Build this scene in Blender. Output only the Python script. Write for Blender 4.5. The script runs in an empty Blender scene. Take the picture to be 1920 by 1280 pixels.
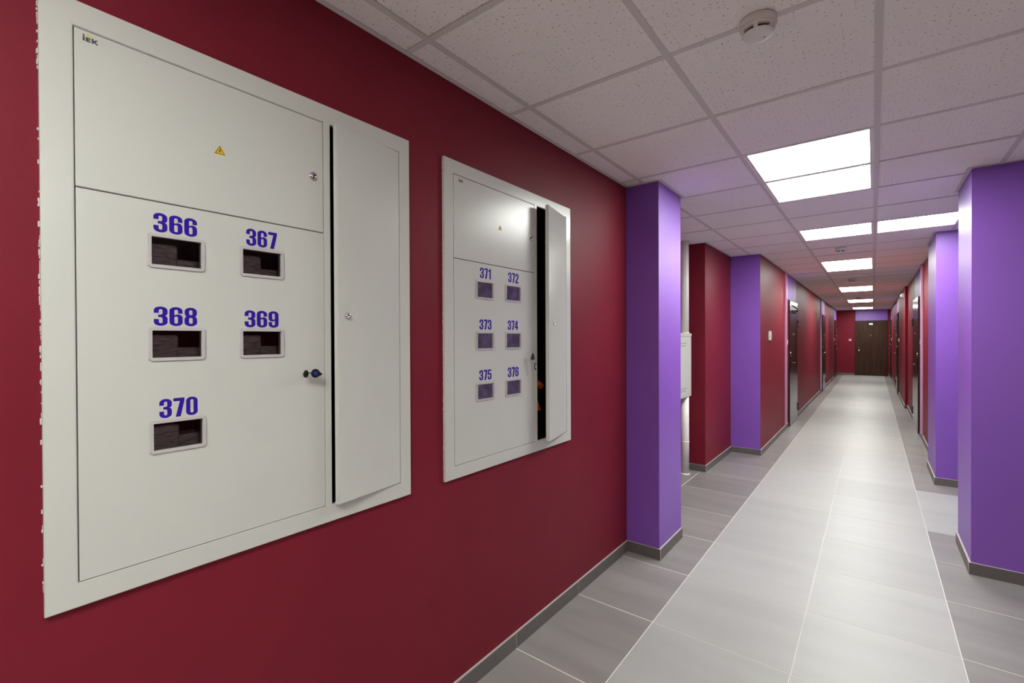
import bpy, bmesh, math, random
from mathutils import Matrix, Vector
random.seed(4)
S = bpy.context.scene
COL = S.collection

# ------------------------------------------------------------------ camera, world, exposure
CAM_H = 1.4643
YAW, PITCH, ROLL = 0.6585, -0.0065, -0.0041
cam_d = bpy.data.cameras.new('camera')
cam_d.sensor_width = 36.0
cam_d.lens = 875.2345 * 36.0 / 1920.0
cam_d.clip_start = 0.05
cam_d.clip_end = 100
cam = bpy.data.objects.new('camera', cam_d)
COL.objects.link(cam)
fw = Vector((-math.sin(YAW) * math.cos(PITCH), math.cos(YAW) * math.cos(PITCH), math.sin(PITCH)))
rt = Vector((math.cos(YAW), math.sin(YAW), 0))
up = rt.cross(fw)
rt2 = rt * math.cos(ROLL) + up * math.sin(ROLL)
up2 = -rt * math.sin(ROLL) + up * math.cos(ROLL)
m = Matrix.Identity(4)
for i in range(3):
    m[i][0], m[i][1], m[i][2] = rt2[i], up2[i], -fw[i]
m.translation = (0, 0, CAM_H)
cam.matrix_world = m
S.camera = cam
w = bpy.data.worlds.new('world')
S.world = w
w.use_nodes = True
w.node_tree.nodes['Background'].inputs[0].default_value = (0.5, 0.48, 0.5, 1)
w.node_tree.nodes['Background'].inputs[1].default_value = 0.0
S.view_settings.view_transform = 'Standard'
S.view_settings.look = 'None'
S.view_settings.gamma = 1.0
S.view_settings.exposure = 0.0
S.view_settings.use_curve_mapping = False
LAMP = 26.0                                  # radiance of the ceiling panels

# ------------------------------------------------------------------ dimensions (metres, y along the corridor)
HC = 2.4948                                  # underside of the ceiling grid
XL = -1.3425                                 # near left wall
XN = -1.445                                  # riser pier
XC = -1.105                                  # far left wall
XP = -1.115                                  # face of the left column
XR1, XR2, XR3, XR4 = 0.478, 0.49, 0.56, 0.515
Y_END = 22.3
Y_BACK = -3.2
X_NEAR = 3.2                                 # unseen near right wall, set far out as an added hall for bounce light
CELL = 0.6
CY0 = 1.1088
CX = [-2.4156, -1.8156, -1.2156, -0.5976, 0.0144, 0.6064, 1.2064, 1.8064, 2.4064, 3.0064]
PF = 0.59
FY0 = 1.7477
FX = [-2.098, -1.498, -0.8984, -0.2835, 0.3213, 0.936, 1.55, 2.16, 2.77, 3.38]

# ------------------------------------------------------------------ materials
def mat(name, col, rough=0.5, metal=0.0, spec=0.5):
    M = bpy.data.materials.new(name)
    M.use_nodes = True
    b = M.node_tree.nodes['Principled BSDF']
    b.inputs['Base Color'].default_value = (*col, 1)
    b.inputs['Roughness'].default_value = rough
    b.inputs['Metallic'].default_value = metal
    b.inputs['Specular IOR Level'].default_value = spec
    return M

def N(M, t, **kw):
    n = M.node_tree.nodes.new(t)
    for k, v in kw.items():
        if k in n.inputs:
            n.inputs[k].default_value = v
        else:
            setattr(n, k, v)
    return n

def L(M, a, ao, b, bi):
    M.node_tree.links.new(a.outputs[ao], b.inputs[bi])

def bsdf(M):
    return M.node_tree.nodes['Principled BSDF']

def noise_look(M, col, var, scale, bump_scale=None, bump=0.1, dist=0.001, stretch=None, rough_var=0.0):
    """colour that drifts by +-var plus a fine bump, both in world position"""
    g = N(M, 'ShaderNodeNewGeometry')
    src, so = g, 'Position'
    if stretch:
        mp = N(M, 'ShaderNodeMapping')
        mp.inputs['Scale'].default_value = stretch
        L(M, g, 'Position', mp, 'Vector')
        src, so = mp, 'Vector'
    n = N(M, 'ShaderNodeTexNoise', Scale=scale, Detail=4.0)
    L(M, src, so, n, 'Vector')
    r = N(M, 'ShaderNodeMapRange')
    r.inputs['From Min'].default_value = 0.3
    r.inputs['From Max'].default_value = 0.7
    r.inputs['To Min'].default_value = 1 - var
    r.inputs['To Max'].default_value = 1 + var
    L(M, n, 'Fac', r, 'Value')
    x = N(M, 'ShaderNodeVectorMath', operation='SCALE')
    x.inputs[0].default_value = col
    L(M, r, 'Result', x, 'Scale')
    L(M, x, 'Vector', bsdf(M), 'Base Color')
    if rough_var:
        rr = N(M, 'ShaderNodeMapRange')
        b0 = bsdf(M).inputs['Roughness'].default_value
        rr.inputs['To Min'].default_value = b0 - rough_var
        rr.inputs['To Max'].default_value = b0 + rough_var
        L(M, n, 'Fac', rr, 'Value')
        L(M, rr, 'Result', bsdf(M), 'Roughness')
    if bump_scale:
        n2 = N(M, 'ShaderNodeTexNoise', Scale=bump_scale, Detail=2.0)
        L(M, g, 'Position', n2, 'Vector')
        bp = N(M, 'ShaderNodeBump', Strength=bump, Distance=dist)
        L(M, n2, 'Fac', bp, 'Height')
        L(M, bp, 'Normal', bsdf(M), 'Normal')
    return x

RED = (0.192, 0.014, 0.028)
PURPLE = (0.228, 0.080, 0.475)
M_red = mat('red_wall_paint', RED, 0.5, 0, 0.16)
noise_look(M_red, RED, 0.05, 3.0, 260.0, 0.22, 0.0015)
M_pur = mat('purple_wall_paint', PURPLE, 0.46, 0, 0.75)
noise_look(M_pur, PURPLE, 0.04, 3.0, 260.0, 0.22, 0.0015)
M_strip = mat('lilac_cable_cover', (0.62, 0.34, 0.53), 0.3)
M_powder = mat('grey_powder_coat', (0.60, 0.595, 0.565), 0.22, 0, 0.5)
noise_look(M_powder, (0.61, 0.62, 0.58), 0.015, 5.0, 380.0, 0.16, 0.0012)
M_plaster = mat('white_plaster', (0.58, 0.54, 0.53), 0.8)
noise_look(M_plaster, (0.58, 0.54, 0.53), 0.08, 60.0, 200.0, 0.5, 0.002)
M_dark = mat('painted_interior_shade', (0.012, 0.011, 0.011), 0.7)  # near black paints the shade inside the cabinets and vent slots
M_blue = mat('blue_print', (0.032, 0.008, 0.30), 0.6, 0, 0.15)
M_black = mat('black_plastic', (0.012, 0.012, 0.013), 0.35)
M_fobblue = mat('blue_enamel', (0.03, 0.04, 0.30), 0.25)
M_chrome = mat('chrome', (0.72, 0.71, 0.70), 0.16, 1.0)
M_steel = mat('dark_steel', (0.12, 0.12, 0.12), 0.3, 1.0)
M_white = mat('white_plastic', (0.78, 0.76, 0.74), 0.4)
M_winframe = mat('clear_plastic_rim', (0.52, 0.50, 0.505), 0.3)
M_yellow = mat('yellow_print', (0.75, 0.48, 0.02), 0.5)
M_logo = mat('logo_grey', (0.05, 0.045, 0.07), 0.5)
M_logoy = mat('logo_yellow', (0.70, 0.55, 0.15), 0.5)
M_orange = mat('orange_plastic', (0.75, 0.09, 0.01), 0.4)
M_pipe = mat('pipe_white_paint', (0.86, 0.85, 0.81), 0.4)
M_meter = mat('meter_housing', (0.30, 0.27, 0.265), 0.5)
noise_look(M_meter, (0.30, 0.27, 0.265), 0.5, 40.0, stretch=(1, 1, 7))
M_hinge = mat('black_hinge', (0.01, 0.008, 0.009), 0.4)
M_ink = mat('black_ink', (0.02, 0.016, 0.01), 0.5)

M_pane = bpy.data.materials.new('clear_window_film')
M_pane.use_nodes = True
nt = M_pane.node_tree
for n in list(nt.nodes):
    nt.nodes.remove(n)
o_ = nt.nodes.new('ShaderNodeOutputMaterial')
mx = nt.nodes.new('ShaderNodeMixShader')
tr = nt.nodes.new('ShaderNodeBsdfTransparent')
tr.inputs[0].default_value = (0.92, 0.91, 0.93, 1)
gl = nt.nodes.new('ShaderNodeBsdfGlossy')
gl.inputs['Roughness'].default_value = 0.12
fr = nt.nodes.new('ShaderNodeFresnel')
fr.inputs['IOR'].default_value = 1.5
nt.links.new(fr.outputs[0], mx.inputs[0])
nt.links.new(tr.outputs[0], mx.inputs[1])
nt.links.new(gl.outputs[0], mx.inputs[2])
nt.links.new(mx.outputs[0], o_.inputs[0])
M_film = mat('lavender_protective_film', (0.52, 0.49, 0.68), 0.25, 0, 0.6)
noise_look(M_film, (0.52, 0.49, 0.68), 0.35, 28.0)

def tile_mat(name, col, var, rough, spec=0.5):
    M = mat(name, col, rough, 0, spec)
    x = noise_look(M, col, var, 2.2, 140.0, 0.06, 0.001, stretch=(0.5, 3.2, 1), rough_var=0.06)
    oi = N(M, 'ShaderNodeObjectInfo')                 # each tile a touch lighter or darker
    r = N(M, 'ShaderNodeMapRange')
    r.inputs['To Min'].default_value = 0.95
    r.inputs['To Max'].default_value = 1.05
    L(M, oi, 'Random', r, 'Value')
    y = N(M, 'ShaderNodeVectorMath', operation='SCALE')
    L(M, x, 'Vector', y, 0)
    L(M, r, 'Result', y, 'Scale')
    L(M, y, 'Vector', bsdf(M), 'Base Color')
    return M
M_light = tile_mat('light_floor_tile', (0.41, 0.41, 0.40), 0.05, 0.40)
M_darkt = tile_mat('grey_floor_tile', (0.25, 0.232, 0.227), 0.13, 0.40)
M_base = tile_mat('dark_skirting_tile', (0.125, 0.112, 0.108), 0.08, 0.42)
M_grout = mat('pale_grout', (0.74, 0.71, 0.66), 0.8)
M_sgrout = mat('skirting_grout', (0.46, 0.41, 0.39), 0.8)
M_bar = mat('grid_bar_white', (0.68, 0.645, 0.63), 0.5)
M_slab = mat('concrete_slab', (0.16, 0.15, 0.15), 0.9)

CT = (0.93, 0.895, 0.88)
M_ctile = mat('mineral_fibre_tile', CT, 0.9, 0, 0.2)
g = N(M_ctile, 'ShaderNodeNewGeometry')
vo = N(M_ctile, 'ShaderNodeTexVoronoi', Scale=50.0, voronoi_dimensions='2D')
L(M_ctile, g, 'Position', vo, 'Vector')
sp = N(M_ctile, 'ShaderNodeSeparateColor')
L(M_ctile, vo, 'Color', sp, 'Color')
thr = N(M_ctile, 'ShaderNodeMapRange')                # every hole its own radius
thr.inputs['From Min'].default_value = 0.25
thr.inputs['To Min'].default_value = 0.0
thr.inputs['To Max'].default_value = 0.125
L(M_ctile, sp, 'Red', thr, 'Value')
lt = N(M_ctile, 'ShaderNodeMath', operation='LESS_THAN')
L(M_ctile, vo, 'Distance', lt, 0)
L(M_ctile, thr, 'Result', lt, 1)
nz = N(M_ctile, 'ShaderNodeTexNoise', Scale=140.0, Detail=3.0)
L(M_ctile, g, 'Position', nz, 'Vector')
nr = N(M_ctile, 'ShaderNodeMapRange')
nr.inputs['To Min'].default_value = 0.93
nr.inputs['To Max'].default_value = 1.07
L(M_ctile, nz, 'Fac', nr, 'Value')
sc = N(M_ctile, 'ShaderNodeVectorMath', operation='SCALE')
sc.inputs[0].default_value = CT
L(M_ctile, nr, 'Result', sc, 'Scale')
mc = N(M_ctile, 'ShaderNodeMix', data_type='RGBA')
L(M_ctile, lt, 'Value', mc, 'Factor')
M_ctile.node_tree.links.new(sc.outputs['Vector'], mc.inputs[6])
mc.inputs[7].default_value = (0.36, 0.31, 0.30, 1)
M_ctile.node_tree.links.new(mc.outputs[2], bsdf(M_ctile).inputs['Base Color'])
bpn = N(M_ctile, 'ShaderNodeBump', Strength=0.5, Distance=0.002, invert=True)
L(M_ctile, lt, 'Value', bpn, 'Height')
L(M_ctile, bpn, 'Normal', bsdf(M_ctile), 'Normal')

M_lamp = bpy.data.materials.new('lit_diffuser')
M_lamp.use_nodes = True
b = bsdf(M_lamp)
b.inputs['Base Color'].default_value = (0.8, 0.8, 0.8, 1)
b.inputs['Emission Color'].default_value = (0.965, 1.0, 0.93, 1)
b.inputs['Emission Strength'].default_value = LAMP

def door_mat(name, c0, c1, rough, spec=0.5):
    M = mat(name, c0, rough, 0, spec)
    g = N(M, 'ShaderNodeNewGeometry')
    mp = N(M, 'ShaderNodeMapping')
    mp.inputs['Scale'].default_value = (24, 24, 1.6)
    L(M, g, 'Position', mp, 'Vector')
    n = N(M, 'ShaderNodeTexNoise', Scale=1.0, Detail=5.0, Distortion=0.6)
    L(M, mp, 'Vector', n, 'Vector')
    r = N(M, 'ShaderNodeValToRGB')
    r.color_ramp.elements[0].position = 0.35
    r.color_ramp.elements[1].position = 0.7
    r.color_ramp.elements[0].color = (*c0, 1)
    r.color_ramp.elements[1].color = (*c1, 1)
    L(M, n, 'Fac', r, 'Fac')
    L(M, r, 'Color', bsdf(M), 'Base Color')
    return M
M_door = door_mat('dark_steel_door', (0.018, 0.013, 0.014), (0.030, 0.021, 0.021), 0.2, 0.32)
M_doorf = door_mat('dark_steel_frame', (0.085, 0.014, 0.018), (0.11, 0.02, 0.025), 0.35)
M_wood = door_mat('wenge_door', (0.036, 0.016, 0.009), (0.062, 0.030, 0.018), 0.5, 0.18)

# ------------------------------------------------------------------ mesh helpers (everything given in world metres)
ORG = {}

class MB:
    def __init__(s):
        s.bm = bmesh.new()

    def quad(s, pts, mi=0):
        f = s.bm.faces.new([s.bm.verts.new(p) for p in pts])
        f.material_index = mi
        return f

    def box(s, x0, x1, y0, y1, z0, z1, mi=0, bevel=0.0, seg=1):
        r = bmesh.ops.create_cube(s.bm, size=1.0)
        vs = r['verts']
        for v in vs:
            v.co = Vector(((x0 + x1) / 2 + v.co.x * (x1 - x0), (y0 + y1) / 2 + v.co.y * (y1 - y0), (z0 + z1) / 2 + v.co.z * (z1 - z0)))
        fs = set(f for v in vs for f in v.link_faces)
        for f in fs:
            f.material_index = mi
        if bevel:
            es = list(set(e for v in vs for e in v.link_edges))
            bmesh.ops.bevel(s.bm, geom=es, offset=bevel, segments=seg, affect='EDGES', clamp_overlap=True)
        return s

    def cyl(s, c, axis, r0, r1, h, mi=0, seg=24, smooth=True, sy=1.0, caps=True):
        """cone/cylinder from point c along axis vector for length h"""
        ax = Vector(axis).normalized()
        q = ax.to_track_quat('Z', 'Y')
        ring = []
        for k, rr in ((0, r0), (h, r1)):
            ring.append([s.bm.verts.new(Vector(c) + q @ Vector((rr * math.cos(2 * math.pi * i / seg), rr * sy * math.sin(2 * math.pi * i / seg), k))) for i in range(seg)])
        for i in range(seg):
            f = s.bm.faces.new([ring[0][i], ring[0][(i + 1) % seg], ring[1][(i + 1) % seg], ring[1][i]])
            f.smooth = smooth
            f.material_index = mi
        if caps:
            f = s.bm.faces.new(list(reversed(ring[0])))
            f.material_index = mi
            f = s.bm.faces.new(ring[1])
            f.material_index = mi
        return s

    def lathe(s, c, axis, prof, mi=0, seg=32, smooth=True, arc=None):
        """profile of (radius, height) turned about axis through c; arc=(a0,a1) for part of a turn"""
        ax = Vector(axis).normalized()
        q = ax.to_track_quat('Z', 'Y')
        rings = []
        n = seg if not arc else seg + 1
        a0, a1 = arc or (0, 2 * math.pi)
        for r, h in prof:
            rings.append([s.bm.verts.new(Vector(c) + q @ Vector((r * math.cos(a0 + (a1 - a0) * i / seg), r * math.sin(a0 + (a1 - a0) * i / seg), h))) for i in range(n)])
        for a, b_ in zip(rings, rings[1:]):
            for i in range(seg):
                j = (i + 1) % n
                f = s.bm.faces.new([a[i], a[j], b_[j], b_[i]])
                f.smooth = smooth
                f.material_index = mi
        if not arc:
            for rg, rv in ((rings[0], True), (rings[-1], False)):
                if (rg[0].co - rg[len(rg) // 2].co).length > 1e-5:
                    f = s.bm.faces.new(list(reversed(rg)) if rv else rg)
                    f.material_index = mi
        return s

    def plate(s, axis, a0, a1, us, vs, holes, mi=0):
        """slab between a0 and a1 on axis ('x': u=y, v=z; 'y': u=x, v=z) with rectangular holes through it"""
        us = sorted(set(list(us) + [h[0] for h in holes] + [h[1] for h in holes]))
        vs = sorted(set(list(vs) + [h[2] for h in holes] + [h[3] for h in holes]))
        P = (lambda a, u, v: (a, u, v)) if axis == 'x' else (lambda a, u, v: (u, a, v))
        solid = lambda i, j: 0 <= i < len(us) - 1 and 0 <= j < len(vs) - 1 and not any(h[0] - 1e-6 < (us[i] + us[i + 1]) / 2 < h[1] + 1e-6 and h[2] - 1e-6 < (vs[j] + vs[j + 1]) / 2 < h[3] + 1e-6 for h in holes)
        for i in range(len(us) - 1):
            for j in range(len(vs) - 1):
                if not solid(i, j):
                    continue
                u0, u1, v0, v1 = us[i], us[i + 1], vs[j], vs[j + 1]
                s.quad([P(a1, u0, v0), P(a1, u1, v0), P(a1, u1, v1), P(a1, u0, v1)], mi)
                s.quad([P(a0, u0, v0), P(a0, u0, v1), P(a0, u1, v1), P(a0, u1, v0)], mi)
                for di, dj, e in ((-1, 0, ((u0, v0), (u0, v1))), (1, 0, ((u1, v0), (u1, v1))), (0, -1, ((u0, v0), (u1, v0))), (0, 1, ((u0, v1), (u1, v1)))):
                    if not solid(i + di, j + dj):
                        (p, q_), (r_, t_) = e
                        s.quad([P(a0, p, q_), P(a0, r_, t_), P(a1, r_, t_), P(a1, p, q_)], mi)
        bmesh.ops.remove_doubles(s.bm, verts=s.bm.verts, dist=1e-5)
        bmesh.ops.recalc_face_normals(s.bm, faces=s.bm.faces)
        return s

    def tube(s, pts, r, mi=0, seg=10):
        pts = [Vector(p) for p in pts]
        rings = []
        for i, p in enumerate(pts):
            d = (pts[min(i + 1, len(pts) - 1)] - pts[max(i - 1, 0)]).normalized()
            q = d.to_track_quat('Z', 'Y')
            rings.append([s.bm.verts.new(p + q @ Vector((r * math.cos(2 * math.pi * k / seg), r * math.sin(2 * math.pi * k / seg), 0))) for k in range(seg)])
        for a, b_ in zip(rings, rings[1:]):
            for k in range(seg):
                f = s.bm.faces.new([a[k], a[(k + 1) % seg], b_[(k + 1) % seg], b_[k]])
                f.smooth = True
                f.material_index = mi
        s.bm.faces.new(list(reversed(rings[0]))).material_index = mi
        s.bm.faces.new(rings[-1]).material_index = mi
        return s

    def xf(s, M):
        bmesh.ops.transform(s.bm, matrix=M, verts=s.bm.verts)
        return s

    def obj(s, name, mats, parent=None, org=None, **props):
        if parent is not None:
            o0 = ORG[parent.name]
        else:
            o0 = Vector(org) if org is not None else Vector((0, 0, 0))
        bmesh.ops.translate(s.bm, vec=-o0, verts=s.bm.verts)
        bmesh.ops.recalc_face_normals(s.bm, faces=s.bm.faces)
        me = bpy.data.meshes.new(name)
        s.bm.to_mesh(me)
        s.bm.free()
        for q in (mats if isinstance(mats, (list, tuple)) else [mats]):
            me.materials.append(q)
        ob = bpy.data.objects.new(name, me)
        COL.objects.link(ob)
        if parent is not None:
            ob.parent = parent
        else:
            ob.location = o0
        ORG[ob.name] = o0
        for k, v in props.items():
            ob[k] = v
        return ob

def thing(name, org, label, cat, group=None, kind=None):
    o = bpy.data.objects.new(name, None)
    o.empty_display_size = 0.05
    COL.objects.link(o)
    o.location = org
    ORG[o.name] = Vector(org)
    o['label'] = label
    o['category'] = cat
    if group:
        o['group'] = group
    if kind:
        o['kind'] = kind
    return o

def copy_tree(o, loc, label=None, group=None):
    c = o.copy()
    COL.objects.link(c)
    c.location = loc
    if label:
        c['label'] = label
    if group:
        c['group'] = group
    for ch in list(o.children):
        d = ch.copy()
        COL.objects.link(d)
        d.parent = c
        for g_ in list(ch.children):
            e = g_.copy()
            COL.objects.link(e)
            e.parent = d
    return c

def struct(name, mb, mats, label, cat, org=(0, 0, 0)):
    o = mb.obj(name, mats, None, org)
    o['kind'] = 'structure'
    o['label'] = label
    o['category'] = cat
    return o

# ------------------------------------------------------------------ setting: walls
TOP = HC + 0.25
CAB1 = (0.165, 1.1155)                       # frame of the first cabinet along y
CAB2 = (1.289, 2.2535)
CZ0, CZ1 = 0.899, 2.182
DX = CAB2[0] - CAB1[0]
hole = lambda c: (c[0] + 0.035, c[1] - 0.03, CZ0 + 0.035, CZ1 - 0.035)
wl = struct('wall_left', MB().plate('x', XL - 0.2, XL, [Y_BACK, 3.02], [-0.05, TOP], [hole(CAB1), hole(CAB2)]), M_red,
            'long dark red painted wall that carries the two grey metal cabinets', 'wall')
col_l = struct('wall_left_column', MB().box(-2.2, XP, 3.02, 3.46, -0.05, TOP), M_pur,
               'purple painted column beside the second cabinet, dark face turned to us', 'column')
struct('wall_left_niche', MB().box(-2.2, -2.0, 3.46, 5.3, -0.05, TOP), M_red, 'red rear wall of the pipe niche behind the purple column', 'wall')
struct('wall_left_pier', MB().box(-2.2, XN, 5.3, 6.45, -0.05, TOP), M_red, 'red wall corner just past the white riser pipe', 'wall')
mbw = MB().box(-1.7, XC, 6.45, Y_END + 0.2, -0.05, TOP)
mbw.bm.faces.ensure_lookup_table()
bmesh.ops.recalc_face_normals(mbw.bm, faces=mbw.bm.faces)
for f in mbw.bm.faces:
    if f.normal.y < -0.9:
        f.material_index = 1
wlf = struct('wall_left_corridor', mbw, [M_red, M_pur], 'far red corridor wall with a purple end face and a row of apartment doors', 'wall')
struct('wall_right_near', MB().box(X_NEAR, X_NEAR + 0.2, Y_BACK, 4.0, -0.05, TOP), M_red, 'red wall opposite the cabinets, unseen, set back to widen the added hall', 'wall')
col_r = struct('wall_right_column', MB().box(XR1, 3.4, 4.0, 4.56, -0.05, TOP), M_pur, 'large purple wall end cut by the edge of the view, facing the cabinets', 'wall')
struct('wall_right_lobby', MB().box(3.2, 3.4, 4.56, 6.21, -0.05, TOP), M_red, 'red wall closing the side lobby between the purple wall ends', 'wall')
struct('wall_right_pier', MB().box(XR2, 3.4, 6.21, 7.02, -0.05, TOP), M_pur, 'second purple wall end beyond the side lobby', 'wall')
wr1 = struct('wall_right_corridor', MB().box(XR3, 1.0, 7.02, 12.45, -0.05, TOP), M_red, 'red corridor wall behind the second purple wall end', 'wall')
wr2 = struct('wall_right_far', MB().box(XR4, 1.0, 12.45, Y_END + 0.2, -0.05, TOP), M_red, 'farther red corridor wall that steps forward with a dark red edge', 'wall')
we = struct('wall_end', MB().box(XC, XR4, Y_END, Y_END + 0.2, -0.05, TOP), M_red, 'red wall with a brown door closing the corridor', 'wall')
struct('wall_back', MB().box(XL, X_NEAR, Y_BACK - 0.2, Y_BACK, -0.05, TOP), M_red, 'red wall behind the viewer', 'wall')

# free floor, as rectangles (x0, x1, y0, y1)
REG = [(XL, X_NEAR, Y_BACK, 3.02), (XP, X_NEAR, 3.02, 3.46), (-2.0, X_NEAR, 3.46, 4.0), (-2.0, XR1, 4.0, 4.56), (-2.0, 3.2, 4.56, 5.3),
       (XN, 3.2, 5.3, 6.21), (XN, XR2, 6.21, 6.45), (XC, XR2, 6.45, 7.02), (XC, XR3, 7.02, 12.45), (XC, XR4, 12.45, Y_END)]

def clip(cell):
    """bounding box of the free part of a cell, or None"""
    b_ = None
    for r in REG:
        x0, x1, y0, y1 = max(cell[0], r[0]), min(cell[1], r[1]), max(cell[2], r[2]), min(cell[3], r[3])
        if x1 - x0 > 0.004 and y1 - y0 > 0.004:
            b_ = (x0, x1, y0, y1) if b_ is None else (min(b_[0], x0), max(b_[1], x1), min(b_[2], y0), max(b_[3], y1))
    if b_ and (b_[1] - b_[0] < 0.02 or b_[3] - b_[2] < 0.02):
        return None
    return b_

CACHE = {}
def slab_piece(name, parent, x0, x1, y0, y1, z0, z1, mtl, bevel=0.0):
    key = (name, mtl.name, round(x1 - x0, 4), round(y1 - y0, 4), round(z1 - z0, 4))
    if key not in CACHE:
        mb = MB().box(-(x1 - x0) / 2, (x1 - x0) / 2, -(y1 - y0) / 2, (y1 - y0) / 2, 0, z1 - z0, 0, bevel)
        me = bpy.data.meshes.new(name)
        mb.bm.to_mesh(me)
        mb.bm.free()
        me.materials.append(mtl)
        CACHE[key] = me
    o = bpy.data.objects.new(name, CACHE[key])
    COL.objects.link(o)
    o.parent = parent
    o.location = ((x0 + x1) / 2, (y0 + y1) / 2, z0)
    return o

# ------------------------------------------------------------------ floor: grout bed and tiles
floor = struct('floor', MB().box(-2.2, 3.4, Y_BACK, Y_END + 0.1, -0.1, -0.0014), M_grout, 'tiled corridor floor, a pale band between two grey borders', 'floor')
J = 0.0027
for k in range(-5, 36):
    y0 = FY0 + PF * k
    y1 = y0 + PF
    for i in range(len(FX) - 1):
        c = clip((FX[i], FX[i + 1], y0, y1))
        if not c:
            continue
        light = i in (2, 3) or (i >= 4 and k in (5, 6))
        j_ = 0.0017 if light else J
        zt = random.uniform(-0.0006, 0.0)
        slab_piece('tile', floor, c[0] + j_, c[1] - j_, c[2] + j_, c[3] - j_, -0.012 + zt, zt, M_light if light else M_darkt, 0.001)

# ------------------------------------------------------------------ skirting: a grout bed and tiles along each wall foot
BH = 0.073
def skirting(name, label, runs):
    """runs: (axis, plane, side, a0, a1, phase0) - tiles stand proud of the plane on its +/- side"""
    bed = MB()
    for ax, p, sd, a0, a1 in runs:
        lo, hi = sorted((p, p + sd * 0.0105))
        if ax == 'x':
            bed.box(lo, hi, a0, a1, 0, BH + 0.0006)
        else:
            bed.box(a0, a1, lo, hi, 0, BH + 0.0006)
    par = struct(name, bed, M_sgrout, label, 'skirting')
    for ax, p, sd, a0, a1 in runs:
        lo, hi = sorted((p + sd * 0.001, p + sd * 0.0115))
        if ax == 'x':
            k = math.floor((a0 - FY0) / PF)
            while FY0 + PF * k < a1:
                s0, s1 = max(a0, FY0 + PF * k), min(a1, FY0 + PF * (k + 1))
                k += 1
                if s1 - s0 > 0.03:
                    slab_piece('tile', par, lo, hi, s0 + 0.002, s1 - 0.002, 0.002, BH, M_base, 0.001)
        else:
            n = max(1, round((a1 - a0) / 0.6))
            for q in range(n):
                s0, s1 = a0 + (a1 - a0) * q / n, a0 + (a1 - a0) * (q + 1) / n
                slab_piece('tile', par, s0 + 0.002, s1 - 0.002, lo, hi, 0.002, BH, M_base, 0.001)
    return par

LD = [(8.80, 9.80), (15.1, 16.1), (20.4, 21.4)]          # doors in the far left wall
RD1 = [(9.25, 10.40)]
RD2 = [(15.3, 16.35), (21.0, 22.0)]
def gaps(a0, a1, ds):
    out = []
    for d in ds:
        out.append((a0, d[0]))
        a0 = d[1]
    return out + [(a0, a1)]
skirting('baseboard_left', 'dark tile skirting under the red cabinet wall and around the purple column',
         [('x', XL, 1, Y_BACK, 3.02 - 0.0125), ('y', 3.02, -1, XL, XP + 0.0115), ('x', XP, 1, 3.02, 3.46)])
skirting('baseboard_left_pier', 'dark tile skirting round the red and purple corner past the pipe',
         [('y', 5.3, -1, -2.0, XN + 0.0115), ('x', XN, 1, 5.3, 6.45 - 0.0125), ('y', 6.45, -1, XN, XC + 0.0115)])
skirting('baseboard_left_corridor', 'grey tile skirting running between the doors of the far corridor wall',
         [('x', XC, 1, *q) for q in gaps(6.45, Y_END, LD)])
skirting('baseboard_right', 'dark tile skirting wrapped round the large purple wall end',
         [('y', 4.0, -1, XR1 - 0.0115, X_NEAR), ('x', XR1, -1, 4.0, 4.56)])
skirting('baseboard_right_pier', 'dark tile skirting at the foot of the second purple wall end',
         [('y', 6.21, -1, XR2 - 0.0115, 3.2), ('x', XR2, -1, 6.21, 7.02)])
skirting('baseboard_right_corridor', 'grey tile skirting along the red wall with the glossy door opposite the row',
         [('x', XR3, -1, *q) for q in gaps(7.02, 12.45 - 0.0125, RD1)] + [('y', 12.45, -1, XR4 - 0.0115, XR3)])
skirting('baseboard_right_far', 'grey tile skirting along the stepped farther red wall',
         [('x', XR4, -1, *q) for q in gaps(12.45, Y_END, RD2)])
skirting('baseboard_end', 'tile skirting on both sides of the brown end door',
         [('y', Y_END, -1, XC, -0.57), ('y', Y_END, -1, 0.44, XR4)])

# ------------------------------------------------------------------ ceiling: slab, tiles, grid bars, wall angles
ceil = struct('ceiling', MB().box(-2.2, 3.4, Y_BACK, Y_END + 0.1, HC + 0.12, HC + 0.25), M_slab, 'suspended ceiling of pin-holed white tiles in a metal grid', 'ceiling')
LAMPS = [(3, k) for k in (-4, -3, 3, 4, 7, 11, 12, 18, 19, 25, 26, 32, 33)] + [(4, 7), (7, -3), (7, -2)]  # last two cells: added unseen panels that lift the light
BW = 0.012
for k in range(-8, 36):
    y0 = CY0 + CELL * k
    y1 = y0 + CELL
    for i in range(len(CX) - 1):
        c = clip((CX[i], CX[i + 1], y0, y1))
        if not c or (i, k) in LAMPS:
            continue
        lift = 0.002 + random.choice((0, 0, 0.0005, 0.001, 0.002))
        x0 = c[0] + (0.004 if abs(c[0] - CX[i]) < 1e-6 else 0)
        x1 = c[1] - (0.004 if abs(c[1] - CX[i + 1]) < 1e-6 else 0)
        slab_piece('ceiling_tile', ceil, x0, x1, c[2] + 0.004, c[3] - 0.004, HC + lift, HC + lift + 0.014, M_ctile)
    for i in range(len(CX) - 1):                          # cross tees at the near edge of every cell
        c = clip((CX[i] + BW, CX[i + 1] - BW, y0 - BW, y0 + BW))
        if c and c[3] - c[2] > 0.02:
            slab_piece('grid_bar', ceil, c[0], c[1], y0 - BW, y0 + BW, HC + 0.0004, HC + 0.0019, M_bar)
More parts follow.
